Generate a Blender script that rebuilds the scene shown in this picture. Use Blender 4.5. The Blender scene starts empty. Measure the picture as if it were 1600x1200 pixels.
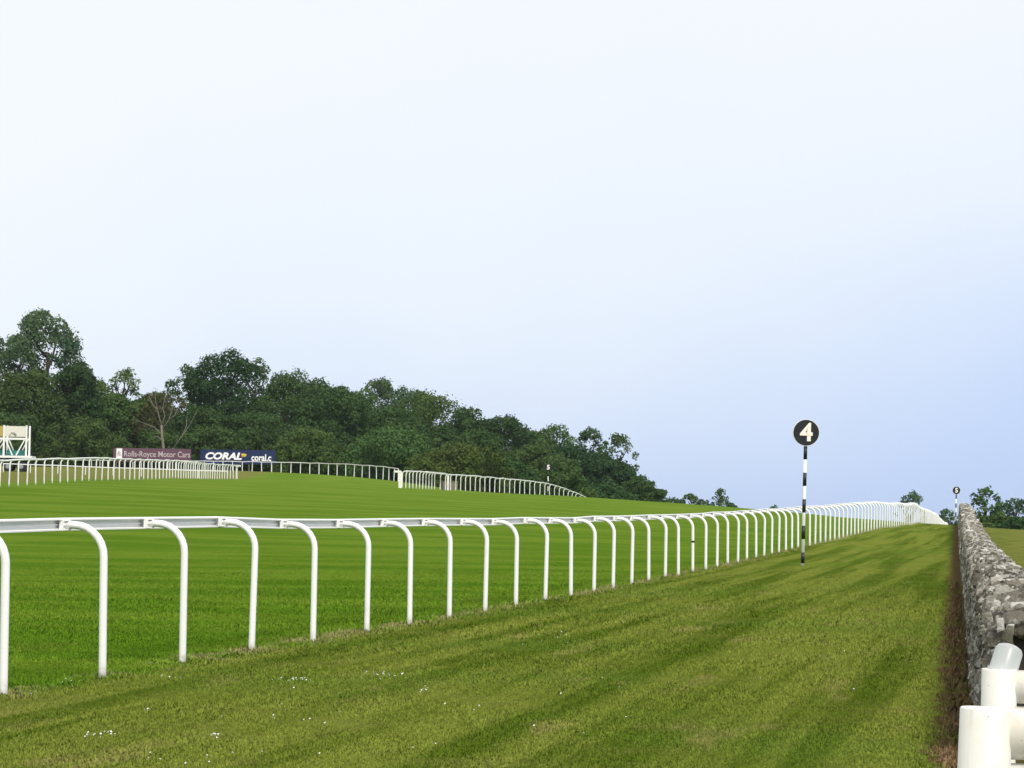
import bpy, bmesh, math, random
import numpy as np
from mathutils import Matrix, Vector

random.seed(7)
rng = np.random.default_rng(7)
scene = bpy.context.scene
COL = scene.collection

# ------------------------------------------------------------------ camera
W0, H0, F = 1600.0, 1200.0, 4000.0          # photograph size, focal length in its pixels
EYE = 1.48
PITCH, ROLL = math.radians(3.15), math.radians(0.9)
cam_data = bpy.data.cameras.new('camera')
cam_data.sensor_width = 36.0
cam_data.lens = F / W0 * 36.0
cam_data.clip_end = 20000.0
cam_data.clip_start = 0.1
cam = bpy.data.objects.new('camera', cam_data)
COL.objects.link(cam)
RCAM = (Matrix.Rotation(math.pi / 2 + PITCH, 3, 'X') @ Matrix.Rotation(ROLL, 3, 'Z'))
cam.matrix_world = Matrix.Translation((0, 0, EYE)) @ RCAM.to_4x4()
scene.camera = cam
RC = np.array(RCAM)

# ------------------------------------------------------------------ world and sun
SUN_EL, SUN_AZ = math.radians(47), math.radians(160)     # azimuth clockwise from +Y: behind the camera, to the right
world = bpy.data.worlds.new('World')
scene.world = world
world.use_nodes = True
wt = world.node_tree
wt.nodes.clear()
wo = wt.nodes.new('ShaderNodeOutputWorld')
bg = wt.nodes.new('ShaderNodeBackground')
sky = wt.nodes.new('ShaderNodeTexSky')
sky.sky_type = 'NISHITA'
sky.sun_disc = False
sky.sun_elevation = SUN_EL
sky.sun_rotation = SUN_AZ
tc = wt.nodes.new('ShaderNodeTexCoord')
sep = wt.nodes.new('ShaderNodeSeparateXYZ')
wt.links.new(tc.outputs['Generated'], sep.inputs[0])
nz = wt.nodes.new('ShaderNodeTexNoise')               # slow drift of the high veil of cloud
nz.inputs['Scale'].default_value = 3.0
nz.inputs['Detail'].default_value = 5.0
wt.links.new(tc.outputs['Generated'], nz.inputs['Vector'])
mm = wt.nodes.new('ShaderNodeMath'); mm.operation = 'MULTIPLY_ADD'
mm.inputs[1].default_value = 0.15; mm.inputs[2].default_value = -0.065
wt.links.new(nz.outputs['Fac'], mm.inputs[0])
mx = wt.nodes.new('ShaderNodeMath'); mx.operation = 'MULTIPLY_ADD'   # thinner veil towards the right
mx.inputs[1].default_value = -0.16
wt.links.new(sep.outputs[0], mx.inputs[0])
wt.links.new(mm.outputs[0], mx.inputs[2])
ma = wt.nodes.new('ShaderNodeMath'); ma.operation = 'ADD'
wt.links.new(sep.outputs[2], ma.inputs[0]); wt.links.new(mx.outputs[0], ma.inputs[1])
rp = wt.nodes.new('ShaderNodeValToRGB')
cr = rp.color_ramp
cr.interpolation = 'B_SPLINE'
cr.elements[0].position = 0.0; cr.elements[0].color = (0.415, 0.545, 0.83, 1)
cr.elements[1].position = 0.20; cr.elements[1].color = (0.825, 0.845, 0.862, 1)
e = cr.elements.new(0.045); e.color = (0.545, 0.645, 0.850, 1)
e = cr.elements.new(0.10); e.color = (0.735, 0.785, 0.86, 1)
wt.links.new(ma.outputs[0], rp.inputs[0])
ms = wt.nodes.new('ShaderNodeMixRGB'); ms.blend_type = 'MULTIPLY'; ms.inputs[0].default_value = 1.0
ms.inputs[2].default_value = (0.08, 0.08, 0.08, 1)        # the Nishita sky at strength 0.1
wt.links.new(sky.outputs[0], ms.inputs[1])
mc = wt.nodes.new('ShaderNodeMixRGB'); mc.inputs[0].default_value = 0.88   # veil over the clear sky
wt.links.new(ms.outputs[0], mc.inputs[1]); wt.links.new(rp.outputs[0], mc.inputs[2])
wt.links.new(mc.outputs[0], bg.inputs[0])
bg.inputs[1].default_value = 1.0
wt.links.new(bg.outputs[0], wo.inputs[0])

sun_d = bpy.data.lights.new('sun', 'SUN')
sun_d.energy = 2.5
sun_d.angle = math.radians(16)
sun_d.color = (1.0, 0.95, 0.86)
sun = bpy.data.objects.new('sun', sun_d)
COL.objects.link(sun)
sdir = Vector((math.sin(SUN_AZ) * math.cos(SUN_EL), math.cos(SUN_AZ) * math.cos(SUN_EL), math.sin(SUN_EL)))
sun.rotation_euler = sdir.to_track_quat('Z', 'Y').to_euler()

vs = scene.view_settings
vs.view_transform = 'Standard'
vs.look = 'None'
vs.exposure = 0.30
vs.gamma = 1.0
vs.use_curve_mapping = False

# ------------------------------------------------------------------ helpers
def P(u, v, d):
    """world point seen at photo position (u, v) at distance d along the view axis"""
    c = np.array([(u - 800) / F * d, -(v - 600) / F * d, -d])
    return RC @ c + np.array([0, 0, EYE])

def proj(p):
    c = RC.T @ (np.asarray(p, float) - np.array([0, 0, EYE]))
    return 800 - F * c[0] / c[2], 600 + F * c[1] / c[2], -c[2]

def link(o, parent=None):
    COL.objects.link(o)
    if parent is not None:
        o.parent = parent
    return o

def tag(o, label=None, cat=None, group=None, kind=None):
    if label: o['label'] = label
    if cat: o['category'] = cat
    if group: o['group'] = group
    if kind: o['kind'] = kind
    return o

def empty(name, loc=(0, 0, 0), rz=0.0):
    o = bpy.data.objects.new(name, None)
    o.location = loc
    o.rotation_euler = (0, 0, rz)
    o.empty_display_size = 0.2
    return link(o)

def mesh_obj(name, verts, faces, mat, parent=None, smooth=False):
    me = bpy.data.meshes.new(name)
    me.from_pydata([tuple(map(float, v)) for v in verts], [], faces)
    me.update()
    if smooth:
        me.polygons.foreach_set('use_smooth', [True] * len(me.polygons))
    if mat: me.materials.append(mat)
    return link(bpy.data.objects.new(name, me), parent)

def np_mesh(name, verts, faces, mat, parent=None, smooth=False):
    """verts (n,3), faces (m,k) numpy"""
    me = bpy.data.meshes.new(name)
    n, m, k = len(verts), len(faces), faces.shape[1]
    me.vertices.add(n); me.vertices.foreach_set('co', np.asarray(verts, np.float32).ravel())
    me.loops.add(m * k); me.loops.foreach_set('vertex_index', np.asarray(faces, np.int32).ravel())
    me.polygons.add(m)
    me.polygons.foreach_set('loop_start', np.arange(0, m * k, k, dtype=np.int32))
    me.polygons.foreach_set('loop_total', np.full(m, k, np.int32))
    me.polygons.foreach_set('use_smooth', np.full(m, smooth))
    me.update(calc_edges=True); me.validate()
    if mat: me.materials.append(mat)
    return link(bpy.data.objects.new(name, me), parent)

class MB:
    """collects shapes for one mesh"""
    def __init__(s): s.v = []; s.f = []
    def add(s, v, f):
        o = len(s.v); s.v += [tuple(map(float, p)) for p in v]
        s.f += [tuple(i + o for i in q) for q in f]
    def box(s, c, size, rot=None):
        x, y, z = [a / 2 for a in size]
        pts = [Vector((i, j, k)) for i in (-x, x) for j in (-y, y) for k in (-z, z)]
        if rot is not None: pts = [rot @ p for p in pts]
        c = Vector(c)
        s.add([p + c for p in pts], [(0, 1, 3, 2), (4, 6, 7, 5), (0, 4, 5, 1), (2, 3, 7, 6), (0, 2, 6, 4), (1, 5, 7, 3)])
    def bar(s, a, b, w, h=None):
        a, b = Vector(a), Vector(b); d = b - a
        s.box((a + b) / 2, (w, h or w, d.length), d.to_track_quat('Z', 'Y').to_matrix())
    def tube(s, path, rad, n=10, cap=True):
        path = [Vector(p) for p in path]
        if not hasattr(rad, '__len__'): rad = [rad] * len(path)
        rings = []; ref = None
        for i, p in enumerate(path):
            t = (path[min(i + 1, len(path) - 1)] - path[max(i - 1, 0)]).normalized()
            if ref is None:
                ref = Vector((1, 0, 0)) if abs(t.x) < 0.9 else Vector((0, 1, 0))
            ref = (ref - t * ref.dot(t)).normalized(); b = t.cross(ref)
            rings.append([p + (ref * math.cos(2 * math.pi * k / n) + b * math.sin(2 * math.pi * k / n)) * rad[i] for k in range(n)])
        v = [q for r in rings for q in r]; f = []
        for i in range(len(path) - 1):
            for k in range(n):
                f.append((i * n + k, i * n + (k + 1) % n, (i + 1) * n + (k + 1) % n, (i + 1) * n + k))
        if cap:
            f.append(tuple(range(n))[::-1]); f.append(tuple((len(path) - 1) * n + k for k in range(n)))
        s.add(v, f)
    def build(s, name, mat, parent=None, smooth=False):
        o = mesh_obj(name, s.v, s.f, mat, parent, smooth)
        if smooth == 'auto':
            pass
        return o

# ---- materials
def new_mat(name):
    m = bpy.data.materials.new(name); m.use_nodes = True
    nt = m.node_tree; b = nt.nodes['Principled BSDF']
    b.inputs['Specular IOR Level'].default_value = 0.3
    return m, nt, b

class N:
    """small node graph helper"""
    def __init__(s, nt): s.nt = nt
    def _set(s, sock, val):
        if isinstance(val, bpy.types.NodeSocket): s.nt.links.new(val, sock)
        elif isinstance(val, (tuple, list)) and len(val) == 3 and sock.type == 'RGBA': sock.default_value = (*val, 1)
        else: sock.default_value = val
    def math(s, op, a, b=0.0, c=0.0):
        n = s.nt.nodes.new('ShaderNodeMath'); n.operation = op
        for i, q in enumerate((a, b, c)): s._set(n.inputs[i], q)
        return n.outputs[0]
    def mix(s, f, a, b, mode='MIX'):
        n = s.nt.nodes.new('ShaderNodeMixRGB'); n.blend_type = mode
        for i, q in enumerate((f, a, b)): s._set(n.inputs[i], q)
        return n.outputs[0]
    def noise(s, vec, scale, detail=2.0, rough=0.5):
        n = s.nt.nodes.new('ShaderNodeTexNoise')
        n.inputs['Scale'].default_value = scale; n.inputs['Detail'].default_value = detail; n.inputs['Roughness'].default_value = rough
        if vec is not None: s.nt.links.new(vec, n.inputs['Vector'])
        return n.outputs['Fac']
    def step(s, x, lo, hi):
        n = s.nt.nodes.new('ShaderNodeMapRange'); n.interpolation_type = 'SMOOTHSTEP'
        s._set(n.inputs[0], x); s._set(n.inputs[1], lo); s._set(n.inputs[2], hi)
        return n.outputs[0]
    def xyz(s, x, y, z=0.0):
        n = s.nt.nodes.new('ShaderNodeCombineXYZ')
        for i, q in enumerate((x, y, z)): s._set(n.inputs[i], q)
        return n.outputs[0]
    def geo(s): return s.nt.nodes.new('ShaderNodeNewGeometry').outputs['Position']
    def obj(s): return s.nt.nodes.new('ShaderNodeTexCoord').outputs['Object']
    def rand(s): return s.nt.nodes.new('ShaderNodeObjectInfo').outputs['Random']
    def bump(s, h, strength, dist):
        n = s.nt.nodes.new('ShaderNodeBump'); n.inputs['Strength'].default_value = strength; n.inputs['Distance'].default_value = dist
        s.nt.links.new(h, n.inputs['Height']); return n.outputs[0]

def paint(name, col, dirt=(0.35, 0.33, 0.27), amount=0.25, scale=6.0, rough=0.4, spec=0.4):
    m, nt, b = new_mat(name); g = N(nt)
    p = g.geo()
    f = g.step(g.noise(p, scale, 4, 0.65), 0.52, 0.78)
    c = g.mix(g.math('MULTIPLY', f, amount), col, dirt)
    nt.links.new(c, b.inputs['Base Color'])
    b.inputs['Roughness'].default_value = rough; b.inputs['Specular IOR Level'].default_value = spec
    return m

M = {}
M['white'] = paint('white_plastic', (0.84, 0.84, 0.82), amount=0.12)
def cream_mat():
    m, nt, b = new_mat('aged_white_plastic'); g = N(nt)
    p = g.geo(); sp = nt.nodes.new('ShaderNodeSeparateXYZ'); nt.links.new(p, sp.inputs[0])
    streak = g.noise(g.xyz(g.math('MULTIPLY', sp.outputs[0], 60.0), g.math('MULTIPLY', sp.outputs[1], 60.0), g.math('MULTIPLY', sp.outputs[2], 5.0)), 1.0, 3, 0.6)
    c = g.mix(g.math('MULTIPLY', g.step(g.noise(p, 7, 4, 0.6), 0.45, 0.7), 0.5), (0.80, 0.785, 0.74), (0.74, 0.66, 0.52))
    c = g.mix(g.math('MULTIPLY', g.step(streak, 0.56, 0.75), 0.30), c, (0.42, 0.38, 0.30))
    c = g.mix(g.math('MULTIPLY', g.step(g.noise(p, 55, 2, 0.5), 0.71, 0.75), 0.8), c, (0.12, 0.09, 0.06))
    nt.links.new(c, b.inputs['Base Color']); b.inputs['Roughness'].default_value = 0.42
    return m
M['cream'] = cream_mat()
M['board_white'] = paint('white_board', (0.72, 0.70, 0.62), amount=0.4)
M['black'] = paint('black_paint', (0.012, 0.014, 0.016), (0.05, 0.06, 0.05), 0.3)
M['green'] = paint('green_panel', (0.02, 0.16, 0.14))
M['yellow'] = paint('yellow_panel', (0.46, 0.34, 0.09))
M['tyre'] = paint('rubber', (0.015, 0.015, 0.017), (0.06, 0.05, 0.04), 0.4, rough=0.8)
M['steel'] = paint('galvanised_steel', (0.30, 0.31, 0.33))
M['navy'] = paint('navy_board', (0.008, 0.019, 0.080), (0.02, 0.03, 0.06), 0.3)
M['purple'] = paint('purple_board', (0.115, 0.055, 0.085), (0.16, 0.1, 0.11), 0.4)
M['letter'] = paint('white_lettering', (0.85, 0.85, 0.85), amount=0.1)
M['letter_grey'] = paint('pale_lettering', (0.50, 0.42, 0.45), amount=0.2)
M['number'] = paint('cream_number', (0.88, 0.86, 0.80), (0.75, 0.45, 0.15), 0.5, 8.0)
M['red'] = paint('red_mark', (0.5, 0.05, 0.03))
M['lime'] = paint('lime_mark', (0.25, 0.45, 0.05))
M['gold'] = paint('gold_mark', (0.75, 0.5, 0.05))
M['wood'] = paint('weathered_wood', (0.20, 0.17, 0.13), (0.08, 0.07, 0.06), 0.6, 3.0, 0.8)

def post_mat():
    m, nt, b = new_mat('rail_white'); g = N(nt)
    o = g.obj()
    s = nt.nodes.new('ShaderNodeSeparateXYZ'); nt.links.new(o, s.inputs[0])
    low = g.math('MULTIPLY', g.step(s.outputs[2], 0.16, 0.0), g.step(g.noise(g.geo(), 14, 4, 0.7), 0.32, 0.62))
    c = g.mix(g.math('MULTIPLY', g.step(g.noise(g.geo(), 5, 4, 0.7), 0.55, 0.8), 0.22), (0.86, 0.86, 0.845), (0.55, 0.53, 0.46))
    c = g.mix(g.math('MULTIPLY', low, 0.75), c, (0.30, 0.25, 0.15))
    algae = g.math('MULTIPLY', g.step(g.noise(g.geo(), 2.3, 4, 0.7), 0.54, 0.72), g.step(g.rand(), 0.45, 0.9))
    c = g.mix(g.math('MULTIPLY', algae, 0.30), c, (0.42, 0.45, 0.30))
    nt.links.new(c, b.inputs['Base Color'])
    b.inputs['Roughness'].default_value = 0.38
    return m
M['post'] = post_mat()

# ------------------------------------------------------------------ terrain
CTRL_RAIL = [(160, 1058, 20.3), (285, 1042, 22.3), (489, 1005, 26.4), (702, 965, 32.6), (852, 940, 38.7), (958, 924, 44.8),
             (1102.7, 891.4, 57.0), (1194, 868, 69.3), (1237.5, 860.5, 77.5), (1299, 845, 92), (1340, 834, 109), (1380, 824.5, 126),
             (1405, 819.6, 139), (1430, 818.5, 152), (1455, 823.6, 177), (1465, 831, 200), (1475, 835, 222), (1484, 841, 248)]
CTRL_WALL = [(1511, 1099, 19.3), (1508, 980, 31.7), (1505, 900, 55), (1503, 853, 98), (1500, 830, 135), (1498, 821, 160), (1497, 829, 195), (1496, 838, 240)]
CTRL_LEFT = [(-15, 763, 113), (5, 761, 116), (60, 757, 124), (113, 753, 132.5), (155, 750.6, 141), (199, 750, 151), (300, 748, 190), (370, 748.5, 228)]
CTRL_MID = [(628, 762.5, 180), (665, 764.5, 187), (700, 766.6, 195), (798, 771.5, 221), (860, 778, 236), (885, 787, 244), (915, 798, 254)]
CTRL_FAR = [(-30, 733.5, 330), (150, 735.5, 308), (300, 738, 290), (425, 740.5, 275), (527, 744, 262), (585, 748.3, 255), (615, 751.5, 249), (622, 753.5, 244)]
CTRL_LOW = [(5, 738, 215), (180, 744, 226), (366, 749, 236)]
CTRL_CREST = [(860, 773.5, 222), (915, 779, 226), (960, 783, 230), (1050, 790, 245), (1150, 796, 250), (1210, 800, 225), (1300, 806.5, 190), (1370, 813, 165), (1600, 830, 152), (1750, 834, 150),
              (1600, 842, 200), (1000, 815, 340), (1200, 835, 330), (1400, 850, 300), (1620, 850, 260),
              (-200, 733, 360), (100, 735, 370), (350, 740, 350), (600, 757, 330), (800, 780, 330), (900, 800, 330)]
_r = np.array([P(*c) for c in CTRL_RAIL])
_lz = np.linspace(20, 250, 40)
_zf = np.polyfit(_r[:, 1] / 100, _r[:, 2], 5); _xf = np.polyfit(_r[:, 1] / 100, _r[:, 0], 3)
RAIL_PTS = [np.array([np.polyval(_xf, y / 100), y, np.polyval(_zf, y / 100)]) for y in np.r_[np.linspace(_r[0, 1], 90, 8), np.linspace(100, 245, 12)]]
pts = RAIL_PTS + [P(*c) for L in (CTRL_WALL, CTRL_LEFT, CTRL_MID, CTRL_FAR, CTRL_LOW, CTRL_CREST) for c in L]
near = np.array([P(*c) for c in CTRL_RAIL[:8] + CTRL_WALL[:3]])
A = np.c_[near[:, 0], near[:, 1], np.ones(len(near))]
pl = np.linalg.lstsq(A, near[:, 2], rcond=None)[0]
for (x, y) in [(0, 0), (5, 3), (-12, 8), (-25, 30), (-12, 32), (14, 20), (20, 60), (-40, -20), (40, -20), (30, 100), (-22, 60)]:
    z = pl[0] * x + pl[1] * y + pl[2]
    pts.append(np.array([x, y, z]))
for (x, y, z) in [(-300, 450, 2), (-150, 470, 2), (0, 470, -8), (150, 450, -8), (300, 400, -8), (250, 150, -2), (200, 20, -1), (-200, 20, 0.5), (-150, 160, 3), (-200, 300, 6)]:
    pts.append(np.array([x, y, z], float))
pts = np.array(pts)
SC = 100.0
def _phi(r2): return np.where(r2 > 1e-12, 0.5 * r2 * np.log(np.maximum(r2, 1e-12)), 0.0)
_xy = pts[:, :2] / SC
_n = len(_xy)
_K = _phi(((_xy[:, None] - _xy[None]) ** 2).sum(-1)) + np.eye(_n) * 2e-4
_Pm = np.c_[np.ones(_n), _xy]
_L = np.block([[_K, _Pm], [_Pm.T, np.zeros((3, 3))]])
_w = np.linalg.solve(_L, np.r_[pts[:, 2], 0, 0, 0])
def ground_z(x, y):
    x = np.atleast_1d(np.asarray(x, float)); y = np.atleast_1d(np.asarray(y, float))
    out = np.empty(x.shape)
    for i in range(0, len(x), 4000):
        q = np.c_[x[i:i + 4000], y[i:i + 4000]] / SC
        out[i:i + 4000] = _phi(((q[:, None] - _xy[None]) ** 2).sum(-1)) @ _w[:_n] + _w[_n] + q @ _w[_n + 1:]
    r = np.hypot(x, y - 150)
    t = np.clip((r - 300) / 200, 0, 1); t = t * t * (3 - 2 * t)
    return out * (1 - t) - 9.0 * t
def gz(x, y): return float(ground_z(x, y)[0])
def on_ground(u, v, d0=8.0, d1=400.0):
    lo, hi = d0, d1
    for _ in range(50):
        m = (lo + hi) / 2; p = P(u, v, m)
        if p[2] > gz(p[0], p[1]): lo = m
        else: hi = m
    return p

# rail and wall lines as X(Y) for the ground material
_rp = np.array([P(*c) for c in CTRL_RAIL]); RAILC = np.polyfit(_rp[:, 1], _rp[:, 0], 3)
_wp = np.array([P(*c) for c in CTRL_WALL]); WALLC = np.polyfit(_wp[:, 1], _wp[:, 0], 1)
def rail_x(y): return np.polyval(RAILC, y)
def wall_x(y): return np.polyval(WALLC, y)

def turf_colour(g):
    pos = g.geo()
    s = g.nt.nodes.new('ShaderNodeSeparateXYZ'); g.nt.links.new(pos, s.inputs[0])
    X, Y = s.outputs[0], s.outputs[1]
    c3, c2, c1, c0 = [float(c) for c in RAILC]
    rx = g.math('MULTIPLY_ADD', g.math('MULTIPLY_ADD', g.math('MULTIPLY_ADD', Y, c3, c2), Y, c1), Y, c0)
    r = g.math('SUBTRACT', X, rx)                                   # metres right of the rail posts
    w = g.math('SUBTRACT', g.math('MULTIPLY_ADD', Y, float(WALLC[0]), float(WALLC[1])), X)   # metres left of the wall
    fine = g.noise(pos, 9.0, 4, 0.65)
    mid = g.noise(pos, 1.1, 3, 0.6)
    big = g.noise(pos, 0.18, 2, 0.5)
    # race track: lush, mown in bands that run across it
    band = g.noise(g.xyz(g.math('MULTIPLY', X, 0.16), g.math('MULTIPLY', Y, 0.42)), 1.0, 1, 0.5)
    tr = g.mix(g.step(band, 0.36, 0.64), (0.074, 0.154, 0.009), (0.116, 0.198, 0.016))
    tr = g.mix(g.math('MULTIPLY', g.step(mid, 0.45, 0.75), 0.45), tr, (0.132, 0.196, 0.022))
    tr = g.mix(g.math('MULTIPLY', g.step(fine, 0.50, 0.75), 0.5), tr, (0.036, 0.092, 0.006))
    tr = g.mix(g.math('MULTIPLY', g.step(g.noise(pos, 0.8, 4, 0.7), 0.56, 0.70), 0.35), tr, (0.16, 0.18, 0.035))
    tr = g.mix(g.math('MULTIPLY', g.step(Y, 30.0, 150.0), 0.75), tr, g.mix(g.step(band, 0.35, 0.65), (0.112, 0.186, 0.021), (0.150, 0.220, 0.032)))
    # verge between rail and wall: olive, wheel marks along it
    lane = g.noise(g.xyz(g.math('MULTIPLY', r, 1.9), g.math('MULTIPLY', Y, 0.05)), 1.0, 3, 0.6)
    ve = g.mix(g.step(lane, 0.36, 0.60), (0.072, 0.114, 0.010), (0.168, 0.205, 0.032))
    ve = g.mix(g.math('MULTIPLY', g.step(mid, 0.48, 0.75), 0.45), ve, (0.185, 0.195, 0.046))
    ve = g.mix(g.math('MULTIPLY', g.step(big, 0.48, 0.62), 0.4), ve, (0.100, 0.168, 0.022))
    ve = g.mix(g.math('MULTIPLY', g.step(fine, 0.50, 0.74), 0.55), ve, (0.048, 0.078, 0.009))
    straw_p = g.noise(g.xyz(g.math('MULTIPLY', r, 1.6), g.math('MULTIPLY', Y, 0.45), 3.0), 1.0, 3, 0.6)
    ve = g.mix(g.math('MULTIPLY', g.step(straw_p, 0.57, 0.74), 0.6), ve, (0.25, 0.22, 0.075))
    c = g.mix(g.step(g.math('ADD', r, g.math('MULTIPLY_ADD', mid, 0.6, -0.3)), -0.06, 0.22), tr, ve)
    # worn straw-coloured strip under the rail
    rr = g.math('ABSOLUTE', g.math('ADD', r, g.math('MULTIPLY_ADD', g.noise(pos, 2.1, 3, 0.6), 0.7, -0.27)))
    st = g.math('MULTIPLY', g.step(rr, 0.36, 0.06), g.step(g.noise(pos, 1.3, 3, 0.6), 0.40, 0.60))
    c = g.mix(g.math('MULTIPLY', st, 0.7), c, g.mix(fine, (0.16, 0.12, 0.055), (0.40, 0.33, 0.17)))
    # rough dry grass inside the far rails
    X2 = g.math('ADD', X, g.math('MULTIPLY_ADD', big, 6.0, -3.0))
    dry = g.math('MULTIPLY', g.step(X2, -23.4, -25.5), g.step(Y, 90.0, 110.0))
    c = g.mix(g.math('MULTIPLY', dry, 0.8), c, g.mix(mid, (0.12, 0.13, 0.035), (0.22, 0.19, 0.07)))
    # field beyond the wall
    fl = g.mix(g.step(mid, 0.35, 0.65), (0.10, 0.14, 0.022), (0.19, 0.19, 0.05))
    c = g.mix(g.step(w, -0.3, -0.5), c, fl)
    # bare brown earth along the foot of the wall
    dw = g.math('ADD', w, g.math('MULTIPLY_ADD', g.noise(g.xyz(g.math('MULTIPLY', X, 2.4), g.math('MULTIPLY', Y, 0.9)), 1.6, 4, 0.7), 0.66, -0.31))
    dirt = g.math('MULTIPLY', g.step(dw, 0.36, 0.24), g.step(w, -0.6, -0.4))
    dc = g.mix(g.step(g.noise(pos, 16.0, 4, 0.7), 0.35, 0.7), (0.085, 0.055, 0.027), (0.21, 0.14, 0.075))
    dc = g.mix(g.math('MULTIPLY', g.step(mid, 0.47, 0.62), 0.55), dc, (0.10, 0.125, 0.025))
    c = g.mix(dirt, c, dc)
    return c, pos

def turf_mat():
    m, nt, b = new_mat('turf'); g = N(nt)
    c, pos = turf_colour(g)
    nt.links.new(c, b.inputs['Base Color'])
    b.inputs['Roughness'].default_value = 1.0; b.inputs['Specular IOR Level'].default_value = 0.0
    h = g.math('ADD', g.noise(pos, 22.0, 5, 0.75), g.math('MULTIPLY', g.noise(pos, 2.5, 3, 0.6), 1.5))
    nt.links.new(g.bump(h, 0.9, 0.05), b.inputs['Normal'])
    return m
def blade_mat():
    m, nt, b = new_mat('grass_blade'); g = N(nt)
    c, pos = turf_colour(g)
    hv = nt.nodes.new('ShaderNodeHueSaturation')
    nt.links.new(c, hv.inputs['Color'])
    nt.links.new(g.math('MULTIPLY_ADD', g.rand(), 0.4, 1.05), hv.inputs['Value'])
    nt.links.new(hv.outputs[0], b.inputs['Base Color'])
    b.inputs['Roughness'].default_value = 0.8; b.inputs['Specular IOR Level'].default_value = 0.0
    gn = nt.nodes.new('ShaderNodeNewGeometry')
    vm = nt.nodes.new('ShaderNodeVectorMath'); vm.operation = 'MULTIPLY_ADD'
    nt.links.new(gn.outputs['Normal'], vm.inputs[0]); vm.inputs[1].default_value = (0.45, 0.45, 0.45); vm.inputs[2].default_value = (0, 0, 0.9)
    vn = nt.nodes.new('ShaderNodeVectorMath'); vn.operation = 'NORMALIZE'; nt.links.new(vm.outputs[0], vn.inputs[0])
    nt.links.new(vn.outputs[0], b.inputs['Normal'])
    return m
M['turf'] = turf_mat(); M['blade'] = blade_mat()

def axis(segs):
    out = []
    for a, b, st in segs: out += list(np.arange(a, b, st))
    return np.array(out + [segs[-1][1]])
gx = axis([(-6000, -1000, 1000), (-1000, -300, 100), (-300, -70, 10), (-70, -20, 1.5), (-20, 30, 0.6), (30, 80, 1.5), (80, 300, 10), (300, 1000, 100), (1000, 6000, 1000)])
gy = axis([(-3000, -200, 700), (-200, -20, 20), (-20, 10, 2), (10, 60, 0.6), (60, 320, 2), (320, 700, 12), (700, 2000, 130), (2000, 9000, 1000)])
GX, GY = np.meshgrid(gx, gy)
gv = np.c_[GX.ravel(), GY.ravel(), ground_z(GX.ravel(), GY.ravel())]
nx, ny = len(gx), len(gy)
ii, jj = np.meshgrid(np.arange(nx - 1), np.arange(ny - 1))
a = (jj * nx + ii).ravel()
ground = np_mesh('ground', gv, np.c_[a, a + 1, a + nx + 1, a + nx], M['turf'], smooth=True)
tag(ground, 'undulating mown turf of the racecourse and its verge', kind='structure')

# ------------------------------------------------------------------ stone wall
def wall_h(y): return np.interp(y, [0, 60, 75, 98, 135, 170, 260], [0.86, 0.86, 0.95, 1.08, 1.33, 1.42, 1.42])
def stone_mat():
    m, nt, b = new_mat('wall_stone'); g = N(nt)
    p = g.geo(); rnd = g.rand()
    v = nt.nodes.new('ShaderNodeTexVoronoi'); v.inputs['Scale'].default_value = 7.0; nt.links.new(p, v.inputs['Vector'])
    vs_ = nt.nodes.new('ShaderNodeSeparateColor'); nt.links.new(v.outputs['Color'], vs_.inputs[0])
    at_ = nt.nodes.new('ShaderNodeAttribute'); at_.attribute_name = 'tone'
    t = g.math('FRACT', g.math('ADD', rnd, g.math('MULTIPLY_ADD', vs_.outputs[0], 0.12, at_.outputs['Fac'])))
    c = g.mix(g.step(t, 0.0, 0.9), (0.13, 0.118, 0.096), (0.38, 0.35, 0.285))
    c = g.mix(g.step(t, 0.55, 0.85), c, (0.52, 0.49, 0.41))
    c = g.mix(g.step(t, 0.82, 0.92), c, (0.74, 0.72, 0.66))
    c = g.mix(g.math('MULTIPLY', g.step(g.noise(p, 12, 4, 0.75), 0.53, 0.62), 0.6), c, (0.72, 0.70, 0.64))   # pale lichen
    c = g.mix(g.math('MULTIPLY', g.step(g.noise(p, 17, 4, 0.75), 0.55, 0.65), 0.7), c, (0.05, 0.043, 0.034))
    c = g.mix(g.math('MULTIPLY', g.step(g.noise(p, 3, 3, 0.6), 0.56, 0.7), 0.5), c, (0.15, 0.145, 0.07))  # moss
    nt.links.new(c, b.inputs['Base Color'])
    b.inputs['Roughness'].default_value = 0.92; b.inputs['Specular IOR Level'].default_value = 0.1
    nt.links.new(g.bump(g.noise(p, 26, 5, 0.8), 1.0, 0.045), b.inputs['Normal'])
    return m
M['stone'] = stone_mat()
M['core'] = paint('wall_core', (0.045, 0.04, 0.034), (0.10, 0.09, 0.07), 0.5, 10, 0.95, 0.05)

def stone_shape(seed):
    r = random.Random(seed)
    bm = bmesh.new()
    bmesh.ops.create_cube(bm, size=1.0)
    bmesh.ops.bevel(bm, geom=bm.edges[:], offset=0.16, segments=1, affect='EDGES', profile=0.5)
    for v in bm.verts:
        v.co += Vector((r.uniform(-.09, .09), r.uniform(-.09, .09), r.uniform(-.09, .09)))
    bmesh.ops.triangulate(bm, faces=bm.faces[:])
    vv = np.array([v.co[:] for v in bm.verts]); ff = np.array([[l.vert.index for l in f.loops] for f in bm.faces])
    bm.free(); return vv, ff
STONES = [stone_shape(i) for i in range(8)]
wall_root = empty('stone_wall', (float(wall_x(19)), 19.0, gz(wall_x(19), 19)))
tag(wall_root, 'grey lichen-spotted dry stone wall running from the right foreground up to the skyline', 'wall')
WINV = np.array(wall_root.location)
WDIR = np.array([WALLC[0], 1.0]); WDIR /= np.linalg.norm(WDIR)
WNRM = np.array([WDIR[1], -WDIR[0]])      # pointing right
WYAW = math.atan2(-WDIR[0], WDIR[1])
WY0, WY1 = 15.3, 240.0
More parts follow.
